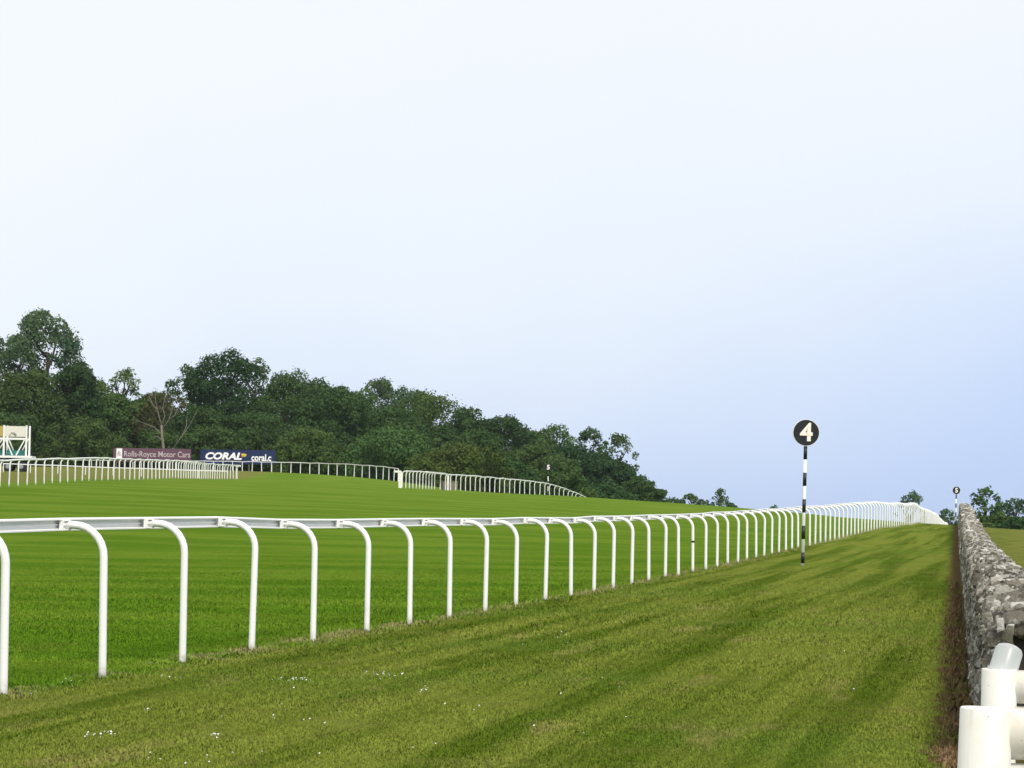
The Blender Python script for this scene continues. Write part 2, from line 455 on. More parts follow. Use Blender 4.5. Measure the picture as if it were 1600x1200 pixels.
def wall_pt(y, off, h):
    x = wall_x(y); bx, by = x + WNRM[0] * off, y + WNRM[1] * off
    return np.array([bx, by, gz(x, y) + h])
# core: battered hump in the middle of the stones
ys = np.r_[np.arange(WY0 + .05, 60, 1.0), np.arange(60, WY1, 4.0)]
prof = lambda H: [(0.06, -0.3), (0.09, 0.2), (0.15, H - 0.16), (0.20, H - 0.05), (0.44, H - 0.05), (0.50, H - 0.16), (0.56, 0.2), (0.6, -0.3)]
cv = []; cf = []
for i, y in enumerate(ys):
    pr = prof(float(wall_h(y)))
    for (o, h) in pr: cv.append(wall_pt(y, o, h) - WINV)
    if i:
        k = len(pr)
        for j in range(k - 1): cf.append(((i - 1) * k + j, i * k + j, i * k + j + 1, (i - 1) * k + j + 1))
cf.append(tuple(range(8))); cf.append(tuple((len(ys) - 1) * 8 + j for j in range(8))[::-1])
mesh_obj('core', cv, cf, M['core'], wall_root)

stones = []     # (centre, size(along, across, up), tilt angles, weight)
y = WY0
R = random.Random(5)
while y < WY1:                      # faces, course by course
    far = y > 62
    hh = float(wall_h(y)); L = R.uniform(0.12, 0.22) if not far else R.uniform(0.3, 0.6)
    h = -0.03
    while h < hh - 0.16:
        t = R.uniform(0.045, 0.10) if not far else R.uniform(0.10, 0.18)
        if R.random() < 0.25 and not far: t *= 1.5
        for side in (0, 1):
            if side == 1 and (y > 120 or R.random() < 0.1): continue
            off = 0.075 + 0.065 * (h / hh) if side == 0 else 0.575 - 0.065 * (h / hh)
            yy = y + R.uniform(-0.10, 0.10) + L / 2
            ln = (L if far else R.uniform(0.10, 0.27))
            stones.append((yy, off + R.uniform(-0.02, 0.02), h + t / 2, (ln * 0.98, R.uniform(0.10, 0.17), t * 0.95),
                           (R.uniform(-.14, .14), R.uniform(-.2, .2), R.uniform(-.22, .22)), side))
        h += t * 0.97
    y += L * (0.85 if far else 0.72)
y = WY0
while y < WY1:                      # rough cope of thin stones laid and set on edge
    far = y > 62
    hh = float(wall_h(y)); t = R.uniform(0.028, 0.068) if not far else R.uniform(0.10, 0.2)
    ncol = R.choice((4, 5, 5, 6)) if not far else R.choice((2, 2, 3))
    cuts = sorted([0.0, 1.0] + [min(.9, max(.1, (k + 1) / ncol + R.uniform(-.14, .14))) for k in range(ncol - 1)])
    for k in range(ncol):
        o0, o1 = 0.10 + 0.44 * cuts[k], 0.10 + 0.44 * cuts[k + 1]
        up = R.uniform(0.07, 0.16)
        edge = 0.045 if (k == 0 or k == ncol - 1) and ncol > 1 else 0.0
        stones.append((y + R.uniform(-.05, .05), (o0 + o1) / 2, hh - 0.085 - edge + R.uniform(-0.055, 0.06), (t * 1.12, (o1 - o0) * 0.98, up),
                       (R.uniform(-.6, .6), R.uniform(-.45, .45), R.uniform(-.6, .6)), 2))
    y += t * 0.78
def stone_world(s):
    yy, off, h, size, tl, side = s
    c = wall_pt(yy, off, h)
    R3 = Matrix.Rotation(WYAW + tl[2], 3, 'Z') @ Matrix.Rotation(tl[0], 3, 'X') @ Matrix.Rotation(tl[1], 3, 'Y')
    return c, R3, (size[1], size[0], size[2])      # local x across, y along
def visible_size(s):
    yy, off, h, size, tl, side = s
    c = wall_pt(yy, off, h); u, v, d = proj(c)
    if side == 1 or not (1490 < u < 1606) or v > 1110 or (u > 1528 and v > 1015): return -1
    return (size[1] * size[2] if side == 2 else size[0] * 0.3 * size[2]) / d ** 2 * 1e4
order = sorted(range(len(stones)), key=lambda i: -visible_size(stones[i]))
own = set(order[:290])
smesh = []
for i, (vv, ff) in enumerate(STONES):
    me = bpy.data.meshes.new('stone'); me.from_pydata([tuple(v) for v in vv], [], [tuple(map(int, f)) for f in ff]); me.materials.append(M['stone'])
    smesh.append(me)
BV, BF, BT, base = [], [], [], 0
for i, s in enumerate(stones):
    c, R3, sz = stone_world(s)
    k = i % 8
    if i in own:
        o = bpy.data.objects.new('stone', smesh[k]); link(o, wall_root)
        o.location = c - WINV; o.rotation_euler = R3.to_euler(); o.scale = sz
    else:
        vv, ff = STONES[k]
        BV.append((vv * np.array(sz)) @ np.array(R3).T + (c - WINV)); BF.append(ff + base); BT.append(np.full(len(vv), R.random())); base += len(vv)
o = np_mesh('smaller_stones', np.concatenate(BV), np.concatenate(BF), M['stone'], wall_root)
o['kind'] = 'stuff'
at = o.data.attributes.new('tone', 'FLOAT', 'POINT'); at.data.foreach_set('value', np.concatenate(BT).astype(np.float32))

# ------------------------------------------------------------------ running rails
def hoop_mesh(name, height, reach, rad, bend, n=12, seg=7):
    """tube post with its top bent over towards local -X"""
    pth = [(0, 0, -0.25), (0, 0, 0.1), (0, 0, height - rad - bend)]
    zc = height - rad - bend
    for k in range(1, seg + 1):
        t = math.pi / 2 * k / seg
        pth.append((-bend * (1 - math.cos(t)), 0, zc + bend * math.sin(t)))
    pth.append((-reach, 0, height - rad))
    b = MB(); b.tube(pth, rad, n)
    me = bpy.data.meshes.new(name); me.from_pydata(b.v, [], b.f)
    me.polygons.foreach_set('use_smooth', [len(p.vertices) == 4 for p in me.polygons]); me.materials.append(M['post'])
    return me
def clamp_mesh(reach, height, rad):
    b = MB()
    zc = height - rad
    b.box((-reach - 0.012, 0, zc), (0.035, 0.105, 0.088))
    b.box((-reach + 0.012, 0, zc + 0.036), (0.05, 0.075, 0.012))
    b.box((-reach + 0.012, 0, zc - 0.036), (0.05, 0.075, 0.012))
    b.tube([(-reach + 0.004, -0.036, zc), (-reach + 0.014, -0.036, zc)], 0.011, 6)
    b.tube([(-reach + 0.004, 0.036, zc), (-reach + 0.014, 0.036, zc)], 0.011, 6)
    me = bpy.data.meshes.new('clamp'); me.from_pydata(b.v, [], b.f); me.materials.append(M['post']); return me
RAIL_PROFILE = [(-0.02, 0.055), (0.010, 0.061), (0.030, 0.054), (0.032, 0.042), (-0.022, 0.034), (-0.022, 0.008), (-0.008, 0.004), (-0.008, -0.008), (-0.020, -0.012),
                (-0.020, -0.030), (0.034, -0.042), (0.034, -0.053), (0.012, -0.058), (-0.036, -0.052), (-0.044, -0.03), (-0.044, 0.03), (-0.036, 0.050)]
TUBE_PROFILE = [(0.045 * math.cos(t), 0.05 * math.sin(t)) for t in [2 * math.pi * k / 8 for k in range(8)]]
def sweep(name, path, profile, mat, parent, origin):
    path = [np.asarray(p, float) for p in path]; k = len(profile); v = []; f = []
    for i, p in enumerate(path):
        t = path[min(i + 1, len(path) - 1)] - path[max(i - 1, 0)]
        t = t[:2] / np.linalg.norm(t[:2]); nrm = np.array([t[1], -t[0], 0])
        for (a, h) in profile: v.append(p + nrm * a + np.array([0, 0, h * 0.9]) - origin)
        if i:
            for j in range(k): f.append(((i - 1) * k + j, (i - 1) * k + (j + 1) % k, i * k + (j + 1) % k, i * k + j))
    f.append(tuple(range(k))[::-1]); f.append(tuple((len(path) - 1) * k + j for j in range(k)))
    return mesh_obj(name, v, f, mat, parent)

# main rail beside the verge
MU = [5, 160, 285, 393, 489, 573, 640, 702, 758, 806, 852, 892, 928, 958, 987, 1013.6, 1039.5, 1060, 1082.5, 1102.7, 1120.5, 1137, 1153, 1167, 1181.5, 1194, 1206, 1217, 1228, 1237.5, 1247]
posty = []
for u in MU:
    lo, hi = 12.0, 110.0
    for _ in range(40):
        m = (lo + hi) / 2; x = rail_x(m)
        if proj((x, m, gz(x, m)))[0] < u: lo = m
        else: hi = m
    posty.append(lo)
posty = [posty[0] - 3.9, posty[0] - 1.95] + posty
while posty[-1] < 236: posty.append(posty[-1] + 2.03)
HR, REACH, RAD = 1.25, 0.33, 0.0315
root = empty('running_rail', (float(rail_x(posty[0])), posty[0], gz(rail_x(posty[0]), posty[0])))
tag(root, 'long white running rail with bent-over tube posts crossing the foreground to the skyline', 'rail fence', 'white rails of the racecourse')
org = np.array(root.location)
hoop = hoop_mesh('post', HR, REACH, RAD, 0.25)
clampm = clamp_mesh(REACH, HR, RAD)
railpath = []
for i, y in enumerate(posty):
    x = float(rail_x(y)); dx = float(np.polyval(np.polyder(RAILC), y))
    yaw = math.atan2(-dx, 1.0)
    z = gz(x, y)
    jit = random.uniform(-0.012, 0.012)
    o = bpy.data.objects.new('post', hoop); link(o, root)
    o.location = (x - org[0], y - org[1], z + jit - org[2])
    o.rotation_euler = (random.uniform(-.02, .02), random.uniform(-.012, .012), yaw + random.uniform(-.05, .05))
    c = bpy.data.objects.new('clamp', clampm); link(c, o)
    nrm = np.array([-math.cos(yaw), -math.sin(yaw)])
    railpath.append(np.array([x + nrm[0] * (REACH + 0.052), y + nrm[1] * (REACH + 0.052), z + jit + HR - RAD]))
sweep('rail', railpath, RAIL_PROFILE, M['post'], root, org)
# dark tape round one post
b = MB(); b.tube([(0, 0, 0.66), (0, 0, 0.70)], 0.037, 12)
tape_post = [c for c in root.children if c.name.startswith('post')][20]
tp = b.build('tape', M['black'], tape_post)

def resample(ctrl, step, jitter=0.0):
    p = np.array([P(*c) for c in ctrl])[:, :2]
    # smooth through the control points
    t = np.r_[0, np.cumsum(np.linalg.norm(np.diff(p, axis=0), axis=1))]
    deg = min(4, len(ctrl) - 1)
    cx, cy = np.polyfit(t, p[:, 0], deg), np.polyfit(t, p[:, 1], deg)
    tt = np.arange(0, t[-1] + 0.01, step)
    return np.c_[np.polyval(cx, tt), np.polyval(cy, tt)]
def far_fence(name, label, ctrl, step, side, height=1.25, reach=0.28, bend=0.2, profile=TUBE_PROFILE, straight=False, rad=0.036):
    xy = resample(ctrl, step)
    z = ground_z(xy[:, 0], xy[:, 1])
    root = empty(name, (xy[0, 0], xy[0, 1], z[0])); org = np.array(root.location)
    tag(root, label, 'rail fence', 'white rails of the racecourse')
    if straight:
        b = MB(); b.tube([(0, 0, -0.3), (0, 0, height)], rad, 8)
        me = bpy.data.meshes.new('post'); me.from_pydata(b.v, [], b.f); me.materials.append(M['post'])
    else:
        me = hoop_mesh('post', height, reach, rad, bend, 8, 5)
    path = []
    for i in range(len(xy)):
        t = xy[min(i + 1, len(xy) - 1)] - xy[max(i - 1, 0)]; t /= np.linalg.norm(t)
        yaw = math.atan2(-t[0], t[1]) + (math.pi if side > 0 else 0)
        j = random.uniform(-0.03, 0.03)
        o = bpy.data.objects.new('post', me); link(o, root)
        o.location = (xy[i, 0] - org[0], xy[i, 1] - org[1], z[i] + j - org[2]); o.rotation_euler = (random.uniform(-.03, .03), random.uniform(-.03, .03), yaw)
        n = np.array([t[1], -t[0]]) * (side * (reach + 0.02) if not straight else 0)
        path.append(np.array([xy[i, 0] + n[0], xy[i, 1] + n[1], z[i] + j + height - (0.034 if not straight else -0.02)]))
    sweep('rail', path, profile, M['post'], root, org)
    return root, xy, z
lr, lxy, lz = far_fence('running_rail', 'white rail with closely seen posts receding at far left and ending below the blue board', CTRL_LEFT, 2.05, 1)
b = MB()
e0 = np.array([lxy[-1, 0], lxy[-1, 1], lz[-1]]) - np.array(lr.location)
b.tube([e0 + (0.0, 0.1, -0.2), e0 + (0.0, 0.1, 1.2)], 0.09, 10); b.box(e0 + np.array([0.15, -0.05, 1.17]), (0.45, 0.12, 0.16))
b.build('end_post', M['cream'], lr)
mr, mxy, mz = far_fence('running_rail', 'white rail of bent posts sloping down behind the grass crest before the bushes', CTRL_MID, 2.05, 1)
b = MB()
e0 = np.array([mxy[0, 0], mxy[0, 1], mz[0]]) - np.array(mr.location)
b.box(e0 + np.array([-0.12, -0.1, 0.58]), (0.24, 0.12, 1.16)); b.box(e0 + np.array([-0.32, -0.1, 1.15]), (0.5, 0.16, 0.14))
b.build('end_post', M['cream'], mr)
b = MB()
k = 8
e0 = np.array([mxy[k, 0], mxy[k, 1], mz[k]]) - np.array(mr.location)
b.box(e0 + np.array([-0.2, -0.1, 0.6]), (0.15, 0.10, 1.24)); b.build('thick_post', M['cream'], mr)
b = MB()
e0 = np.array([mxy[3, 0], mxy[3, 1], mz[3]]) - np.array(mr.location); e1 = np.array([mxy[6, 0], mxy[6, 1], mz[6]]) - np.array(mr.location)
b.bar(e0 + (0.25, -0.1, 1.24), e1 + (0.25, -0.1, 1.24), 0.18, 0.12); b.build('sleeve', M['cream'], mr)
pm = [c for c in mr.children if c.name.startswith('post')]
for k in range(5):
    o = pm[k].copy(); link(o, mr)
    o.location = (pm[k].location + pm[k + 1].location) / 2
far_fence('running_rail', 'distant straight-posted white rail along the foot of the wood', CTRL_FAR, 2.1, 1, straight=True, rad=0.045)
far_fence('low_rail', 'low white rail seen through the posts of the far left rail', CTRL_LOW, 3.3, 1, height=0.72, straight=True, rad=0.04)

# ------------------------------------------------------------------ lettering
def text_mesh(body, size, mat, parent, name='lettering', bold=0.0, shear=0.0, extrude=0.004, align='CENTER', spacing=1.0, label=None):
    cu = bpy.data.curves.new('t', 'FONT'); cu.body = body; cu.size = size; cu.offset = bold; cu.shear = shear
    cu.extrude = extrude; cu.align_x = align; cu.align_y = 'CENTER'; cu.space_character = spacing; cu.resolution_u = 3
    t = bpy.data.objects.new('t', cu); COL.objects.link(t)
    dg = bpy.context.evaluated_depsgraph_get(); me = bpy.data.meshes.new_from_object(t.evaluated_get(dg))
    bpy.data.objects.remove(t); bpy.data.curves.remove(cu)
    me.name = name; me.materials.clear(); me.materials.append(mat)
    o = bpy.data.objects.new(name, me); link(o, parent)
    o.rotation_euler = (math.pi / 2, 0, 0)
    if label: o['label'] = label
    return o

# ------------------------------------------------------------------ furlong markers
def marker(num, label, base, height, disc_r, bands, lean=0.0, first_black=True, rim=0.012):
    root = empty('distance_marker', base); tag(root, label, 'marker post', 'furlong markers')
    root.rotation_euler = (0, lean, 0)
    L = height - disc_r * 2
    b = MB(); b.tube([(0, 0, -0.3), (0, 0, L + disc_r)], 0.042, 12); b.build('pole', M['letter'], root, True)
    seg = L / bands
    for k in range(bands):
        top = L - k * seg
        if (k % 2 == 0) == first_black:
            b = MB(); z0 = max(top - seg, 0.06)
            b.tube([(0, 0, z0), (0, 0, top)], 0.0445, 12); b.build('black_band', M['black'], root, True)
    cz = L + disc_r
    b = MB(); b.tube([(0, -0.050, cz), (0, -0.075, cz)], disc_r - rim, 40); disc = b.build('disc', M['black'], root)
    b = MB(); b.tube([(0, -0.044, cz), (0, -0.070, cz)], disc_r, 40); b.build('rim', M['letter'], root)
    t = text_mesh(str(num), disc_r * (1.85 if num == 4 else 1.6), M['number'], disc, 'number', bold=disc_r * 0.05)
    t.location = (disc_r * 0.02, -0.079, cz - 0.01)
    return root
b4 = on_ground(1254, 884)
d4 = proj(b4)[2]
h4 = 229 / F * d4
marker(4, 'tall striped pole with black disc numbered 4 on the verge', b4, h4, 21.0 / F * d4, 9, math.radians(0.9))
b5 = np.array([*P(1493, 823, 185)[:2], 0]); b5[2] = gz(b5[0], b5[1])
p5 = P(1496.5, 760, 185)
marker(5, 'small far-off striped pole with disc numbered 5 beside the end of the stone wall', b5, p5[2] - b5[2], 6.2 / F * 185, 8, math.radians(0.8))
b5 = np.array([*P(856, 775, 262)[:2], 0]); b5[2] = gz(b5[0], b5[1])
p5 = P(857, 724, 262)
marker(5, 'striped pole numbered 5 against the dark bushes behind the sloping rail', b5, p5[2] - b5[2], 6.2 / F * 262, 7, 0, True, -0.002)

# ------------------------------------------------------------------ advertising boards
def board(name, label, u0, u1, v0, v1, d, mat, slant=0.0):
    a, c = P(u0, v1, d), P(u1, v1, d)
    w = u1 - u0; w = w / F * d; h = (v1 - v0) / F * d
    mid = (a + c) / 2
    g0 = gz(mid[0], mid[1])
    root = empty(name, (mid[0], mid[1], g0), slant); tag(root, label, 'sign board', 'advertising boards before the wood')
    zb = mid[2] - g0
    b = MB(); b.box((0, 0, zb + h / 2), (w, 0.06, h)); p = b.build('panel', mat, root)
    for sx in (-0.46, -0.15, 0.15, 0.46):
        b = MB(); b.box((sx * w, 0.08, (zb + h * .6) / 2 - 0.15), (0.09, 0.09, zb + h * .6 + 0.3)); b.build('support_post', M['wood'], root)
    return root, p, w, h, zb
D_B = 296.0
br, bp, bw, bh, bz = board('advertising_board', 'mauve board with pale Rolls-Royce Motor Cars lettering behind the left rail', 177, 298, 700.5, 722, D_B, M['purple'], 0.02)
k = D_B / F
b = MB(); b.box((-bw / 2 + 9.2 * k, -0.036, bz + bh - 9.5 * k), (9.0 * k, 0.012, 17 * k)); bd = b.build('badge', M['letter'], bp)
for dx in (-0.6, 0.6):
    t = text_mesh('R', 9.5 * k, M['letter_grey'], bp, 'monogram', bold=0.01); t.location = (-bw / 2 + (9.2 + dx) * k, -0.046 - (0.004 if dx > 0 else 0), bz + bh - (9.5 - dx) * k)
t = text_mesh('Rolls-Royce Motor Cars', 12.6 * k, M['letter_grey'], bp, bold=0.008); 
t.scale = (103 * k / t.dimensions.x if t.dimensions.x > 0 else 1, 1, 1)
t.location = (-bw / 2 + 68 * k, -0.04, bz + bh - 9.5 * k)
cr_, cp, cw, ch, cz_ = board('advertising_board', 'navy board reading CORAL with a bush over its right end', 313, 430, 703, 725, D_B, M['navy'], 0.03)
t = text_mesh('CORAL', 14.5 * k, M['letter'], cp, bold=0.05, shear=0.25); t.location = (-cw / 2 + 35 * k, -0.04, cz_ + ch - 10.5 * k)
t.scale = (57 * k / t.dimensions.x if t.dimensions.x > 0 else 1, 1, 1)
t = text_mesh('coral.c', 14.5 * k, M['letter'], cp, bold=0.03); t.location = (-cw / 2 + 95 * k, -0.04, cz_ + ch - 12 * k)
t.scale = (31 * k / t.dimensions.x if t.dimensions.x > 0 else 1, 1, 1)
for (mt, pts_) in (('gold', [(63.5, 6), (67, 5.5), (72, 6.5), (71, 10), (66, 10.5)]), ('red', [(63.5, 6), (66, 10.5), (65, 12.5), (63.2, 9)]), ('lime', [(66.5, 7.5), (71.5, 8.5), (70, 10.8), (66.5, 10.6)])):
    yy = {'gold': -0.037, 'red': -0.043, 'lime': -0.049}[mt]
    n = len(pts_)
    v = [(-cw / 2 + x * k, y, cz_ + ch - q * k) for y in (yy, yy + 0.005) for (x, q) in pts_]
    f = [tuple(range(n)), tuple(range(2 * n - 1, n - 1, -1))] + [(i, i + n, (i + 1) % n + n, (i + 1) % n) for i in range(n)]
    mesh_obj('emblem', v, f, M[mt], cp)

# ------------------------------------------------------------------ starting stalls trailer at the far left
D_S = 236.0; s_ = D_S / F
base = P(8, 733, D_S); gb = gz(base[0], base[1])
st = empty('starting_stalls', (base[0], base[1], gb)); tag(st, 'white framed starting stalls trailer on wheels behind the far left rail', 'starting stalls')
def SP(u, v, y=0.0): return Vector(((u - 8) * s_, y, (P(8, v, D_S)[2] - gb)))
def part(name, mat, *bars, w=0.13):
    b = MB()
    for (a, c) in bars: b.bar(a, c, w)
    return b.build(name, mat, st)
for uu in (-38, 5, 40):
    for y in (0.0, 1.6): part('upright', M['white'], (SP(uu, 664, y), SP(uu, 716, y)), w=0.16)
for (u0, u1) in ((5.5, 39.5), (-37.5, 4.5)):
    for y in (0.0, 1.6):
        part('beam', M['white'], (SP(u0 + .8, 684.8, y), SP(u1 - .8, 684.8, y)), w=0.14)
        part('brace', M['white'], (SP(u0 + 2, 686, y), SP((u0 + u1) / 2 - 4, 711, y)), w=0.10)
        part('brace', M['white'], (SP(u1 - 2, 686, y), SP((u0 + u1) / 2 + 2, 711, y)), w=0.10)
    b = MB(); c = (SP(u0, 665.5) + SP(u1, 682)) / 2; b.box(c + Vector((0, -0.05, 0)), ((u1 - u0 - 2.4) * s_, 0.05, 16.5 * s_))
    pn = b.build('top_panel', M['board_white'] if u0 > 0 else M['yellow'], st)
    if u0 > 0:
        for (q0, q1, w_) in (((13, 681), (17, 675.5), .10), ((17, 675.5), (24, 680.5), .14), ((20, 674.5), (25, 679.5), .12)):
            b = MB(); a0, a1 = SP(*q0), SP(*q1); b.bar(a0 + Vector((0, -0.085, 0)), a1 + Vector((0, -0.085, 0)), w_, 0.012); b.build('mark', M['tyre'], pn)
    b = MB(); c = (SP(u0, 703) + SP(u1, 711)) / 2; b.box(c + Vector((0, 0.8, 0)), ((u1 - u0 - 3) * s_, 0.05, 8.5 * s_)); b.build('side_panel', M['green'], st)
    if u0 > 0: continue
    b = MB(); b.box((SP(u0, 688) + SP(u1, 700)) / 2 + Vector((-4 * s_, 1.5, 0)), (16 * s_, 0.06, 13 * s_)); b.build('gate_panel', M['white'] if u0 < 0 else M['steel'], st)
b = MB(); b.box((SP(-40, 713.5) + SP(50, 713.5)) / 2 + Vector((0, 0.8, 0)), (90 * s_, 2.0, 0.2)); b.build('platform', M['white'], st)
b = MB(); b.box((SP(-40, 719) + SP(40, 719)) / 2 + Vector((0, 0.8, 0)), (80 * s_, 1.0, 0.35)); b.build('chassis', M['tyre'], st)
wr = max(0.42, (SP(0, 719).z) / 2 * 0.9)
for uu in (-25, 12, 33):
    for y in (0.1, 1.5):
        b = MB(); b.tube([(SP(uu, 700).x, y - 0.13, wr), (SP(uu, 700).x, y + 0.13, wr)], wr, 18); wh = b.build('wheel', M['tyre'], st)
        b = MB(); b.tube([(SP(uu, 700).x, y - 0.15, wr), (SP(uu, 700).x, y + 0.15, wr)], wr * .45, 12); b.build('hub', M['steel'], wh)

# weathered wooden box behind the middle rail
bx = P(702, 765, 204); bx[2] = gz(bx[0], bx[1])
r = empty('wooden_box', bx, 0.3); tag(r, 'weathered grey wooden box behind the sloping white rail', 'box')
for i in range(4):
    b = MB(); b.box((0, -0.35, 0.12 + i * 0.16), (1.15, 0.03, 0.15)); b.build('plank', M['wood'], r)
    b = MB(); b.box((0, 0.35, 0.12 + i * 0.16), (1.15, 0.03, 0.15)); b.build('plank', M['wood'], r)
for sx in (-0.57, 0.57):
    b = MB(); b.box((sx, 0, 0.36), (0.03, 0.67, 0.66)); b.build('end_panel', M['wood'], r)
b = MB(); b.box((0, 0, 0.715), (1.25, 0.8, 0.04)); b.build('lid', M['wood'], r)

# ------------------------------------------------------------------ white tube fence in the right foreground
def pipe(bld, a, c, r_out, r_in, n=28):
    """open-topped tube from a (bottom) to c (rim)"""
    a, c = Vector(a), Vector(c); d = c - a; q = d.to_track_quat('Z', 'Y').to_matrix()
    rings = [(0, r_out), (d.length - 0.004, r_out), (d.length, r_out - 0.003), (d.length, r_in + 0.001), (d.length - 0.25, r_in)]
    v = []; f = []
    for (h, rr) in rings:
        for k in range(n):
            t = 2 * math.pi * k / n; v.append(a + q @ Vector((rr * math.cos(t), rr * math.sin(t), h)))
    for i in range(len(rings) - 1):
        for k in range(n): f.append((i * n + k, i * n + (k + 1) % n, (i + 1) * n + (k + 1) % n, (i + 1) * n + k))
    f.append(tuple(4 * n + k for k in range(n)))
    bld.add(v, f)
DP1, DP2 = 5.9, 8.6
t1, t2 = P(1541.5, 1106, DP1), P(1561.5, 1045, DP2)
fr = empty('tube_fence', (t1[0], t1[1], gz(t1[0], t1[1]))); tag(fr, 'cream white fence of fat plastic tubes in the bottom right corner', 'fence')
fo = np.array(fr.location)
for (tp_, R_, lean) in ((t1, 0.0605, 0.045), (t2, 0.0590, 0.015)):
    g0 = gz(tp_[0], tp_[1]); bot = np.array([tp_[0] - lean * (tp_[2] - g0), tp_[1], g0 - 0.2])
    b = MB(); pipe(b, bot - fo, tp_ - fo, R_, R_ - 0.006); po = b.build('post', M['cream'], fr, True)
    po.data.polygons.foreach_set('use_smooth', [len(p.vertices) == 4 for p in po.data.polygons])
    e1 = tp_ - fo
    rr_ = R_ * 0.95
    b = MB(); b.tube([e1 + (R_ * 0.55, 0.02, -rr_ - 0.004), e1 + (0.35, 0.05, -rr_ - 0.012), e1 + (1.6, 0.2, -rr_ - 0.02)], rr_, 20); b.build('rail', M['cream'], fr, True)
    b = MB(); b.tube([e1 + (R_ * 0.75, 0.02, -3 * rr_ - 0.012), e1 + (0.35, 0.05, -3 * rr_ - 0.022), e1 + (1.6, 0.2, -3 * rr_ - 0.03)], rr_, 20); b.build('lower_rail', M['cream'], fr, True)
    b = MB(); pipe(b, np.array([bot[0] + 1.65, bot[1] + 0.2, bot[2]]) - fo, tp_ + (1.65, 0.2, 0) - fo, R_, R_ - 0.006); b.build('post', M['cream'], fr, True)
m, nt, bs = new_mat('cloudy_plastic')
bs.inputs['Base Color'].default_value = (0.80, 0.82, 0.84, 1); bs.inputs['Roughness'].default_value = 0.3
bs.inputs['Transmission Weight'].default_value = 0.55; bs.inputs['IOR'].default_value = 1.35
M['cloudy'] = m
b = MB()
s0, s1 = P(1566, 1052, DP2 + 0.02), P(1579, 1009.5, DP2 + 0.05)
ax = s1 - s0
b.tube([s0 - fo - ax * 0.35, s0 - fo, s0 + ax * 0.80 - fo, s0 + ax * 0.93 - fo, s0 + ax * 1.0 - fo], [0.046, 0.048, 0.0475, 0.041, 0.027], 24)
b.build('plastic_sleeve', M['cloudy'], fr, True)

# ------------------------------------------------------------------ trees and bushes
def leaf_mat(name, c0, c1, c2):
    m, nt, b = new_mat(name); g = N(nt)
    p = g.geo(); rnd = g.rand()
    f = g.math('ADD', g.math('MULTIPLY', g.noise(p, 0.45, 3, 0.6), 0.9), g.math('MULTIPLY_ADD', rnd, 0.4, -0.15))
    c = g.mix(g.step(f, 0.30, 0.68), c0, c1)
    c = g.mix(g.math('MULTIPLY', g.step(g.noise(p, 1.6, 4, 0.75), 0.5, 0.64), 0.8), c, c2)
    c = g.mix(g.math('MULTIPLY', g.math('FRACT', g.math('MULTIPLY', rnd, 7.3)), 0.42), c, g.mix(g.step(f, 0.3, 0.7), (0.045, 0.062, 0.010), (0.120, 0.150, 0.025)))
    nt.links.new(c, b.inputs['Base Color'])
    b.inputs['Roughness'].default_value = 0.7; b.inputs['Specular IOR Level'].default_value = 0.15
    tr = nt.nodes.new('ShaderNodeBsdfTranslucent'); nt.links.new(c, tr.inputs[0])
    mxs = nt.nodes.new('ShaderNodeMixShader'); mxs.inputs[0].default_value = 0.22
    nt.links.new(b.outputs[0], mxs.inputs[1]); nt.links.new(tr.outputs[0], mxs.inputs[2])
    nt.links.new(mxs.outputs[0], nt.nodes['Material Output'].inputs[0])
    return m
LM = {'dark': leaf_mat('leaf_dark', (0.022, 0.062, 0.020), (0.042, 0.100, 0.030), (0.080, 0.150, 0.050)),
      'mid': leaf_mat('leaf_mid', (0.036, 0.092, 0.024), (0.066, 0.140, 0.036), (0.110, 0.185, 0.055)),
      'pale': leaf_mat('leaf_pale', (0.070, 0.130, 0.040), (0.105, 0.180, 0.060), (0.15, 0.23, 0.09)),
      'ash': leaf_mat('leaf_ash', (0.042, 0.092, 0.045), (0.075, 0.140, 0.070), (0.125, 0.195, 0.11)),
      'olive': leaf_mat('leaf_olive', (0.060, 0.095, 0.016), (0.095, 0.135, 0.025), (0.14, 0.17, 0.040)),
      'brown': leaf_mat('leaf_brown', (0.075, 0.075, 0.028), (0.11, 0.105, 0.045), (0.07, 0.10, 0.035))}
M['bark'] = paint('bark', (0.060, 0.048, 0.038), (0.025, 0.022, 0.02), 0.7, 2.0, 0.95, 0.05)
M['dead_bark'] = paint('bleached_bark', (0.19, 0.175, 0.145), (0.08, 0.075, 0.06), 0.8, 2.0, 0.95, 0.05)

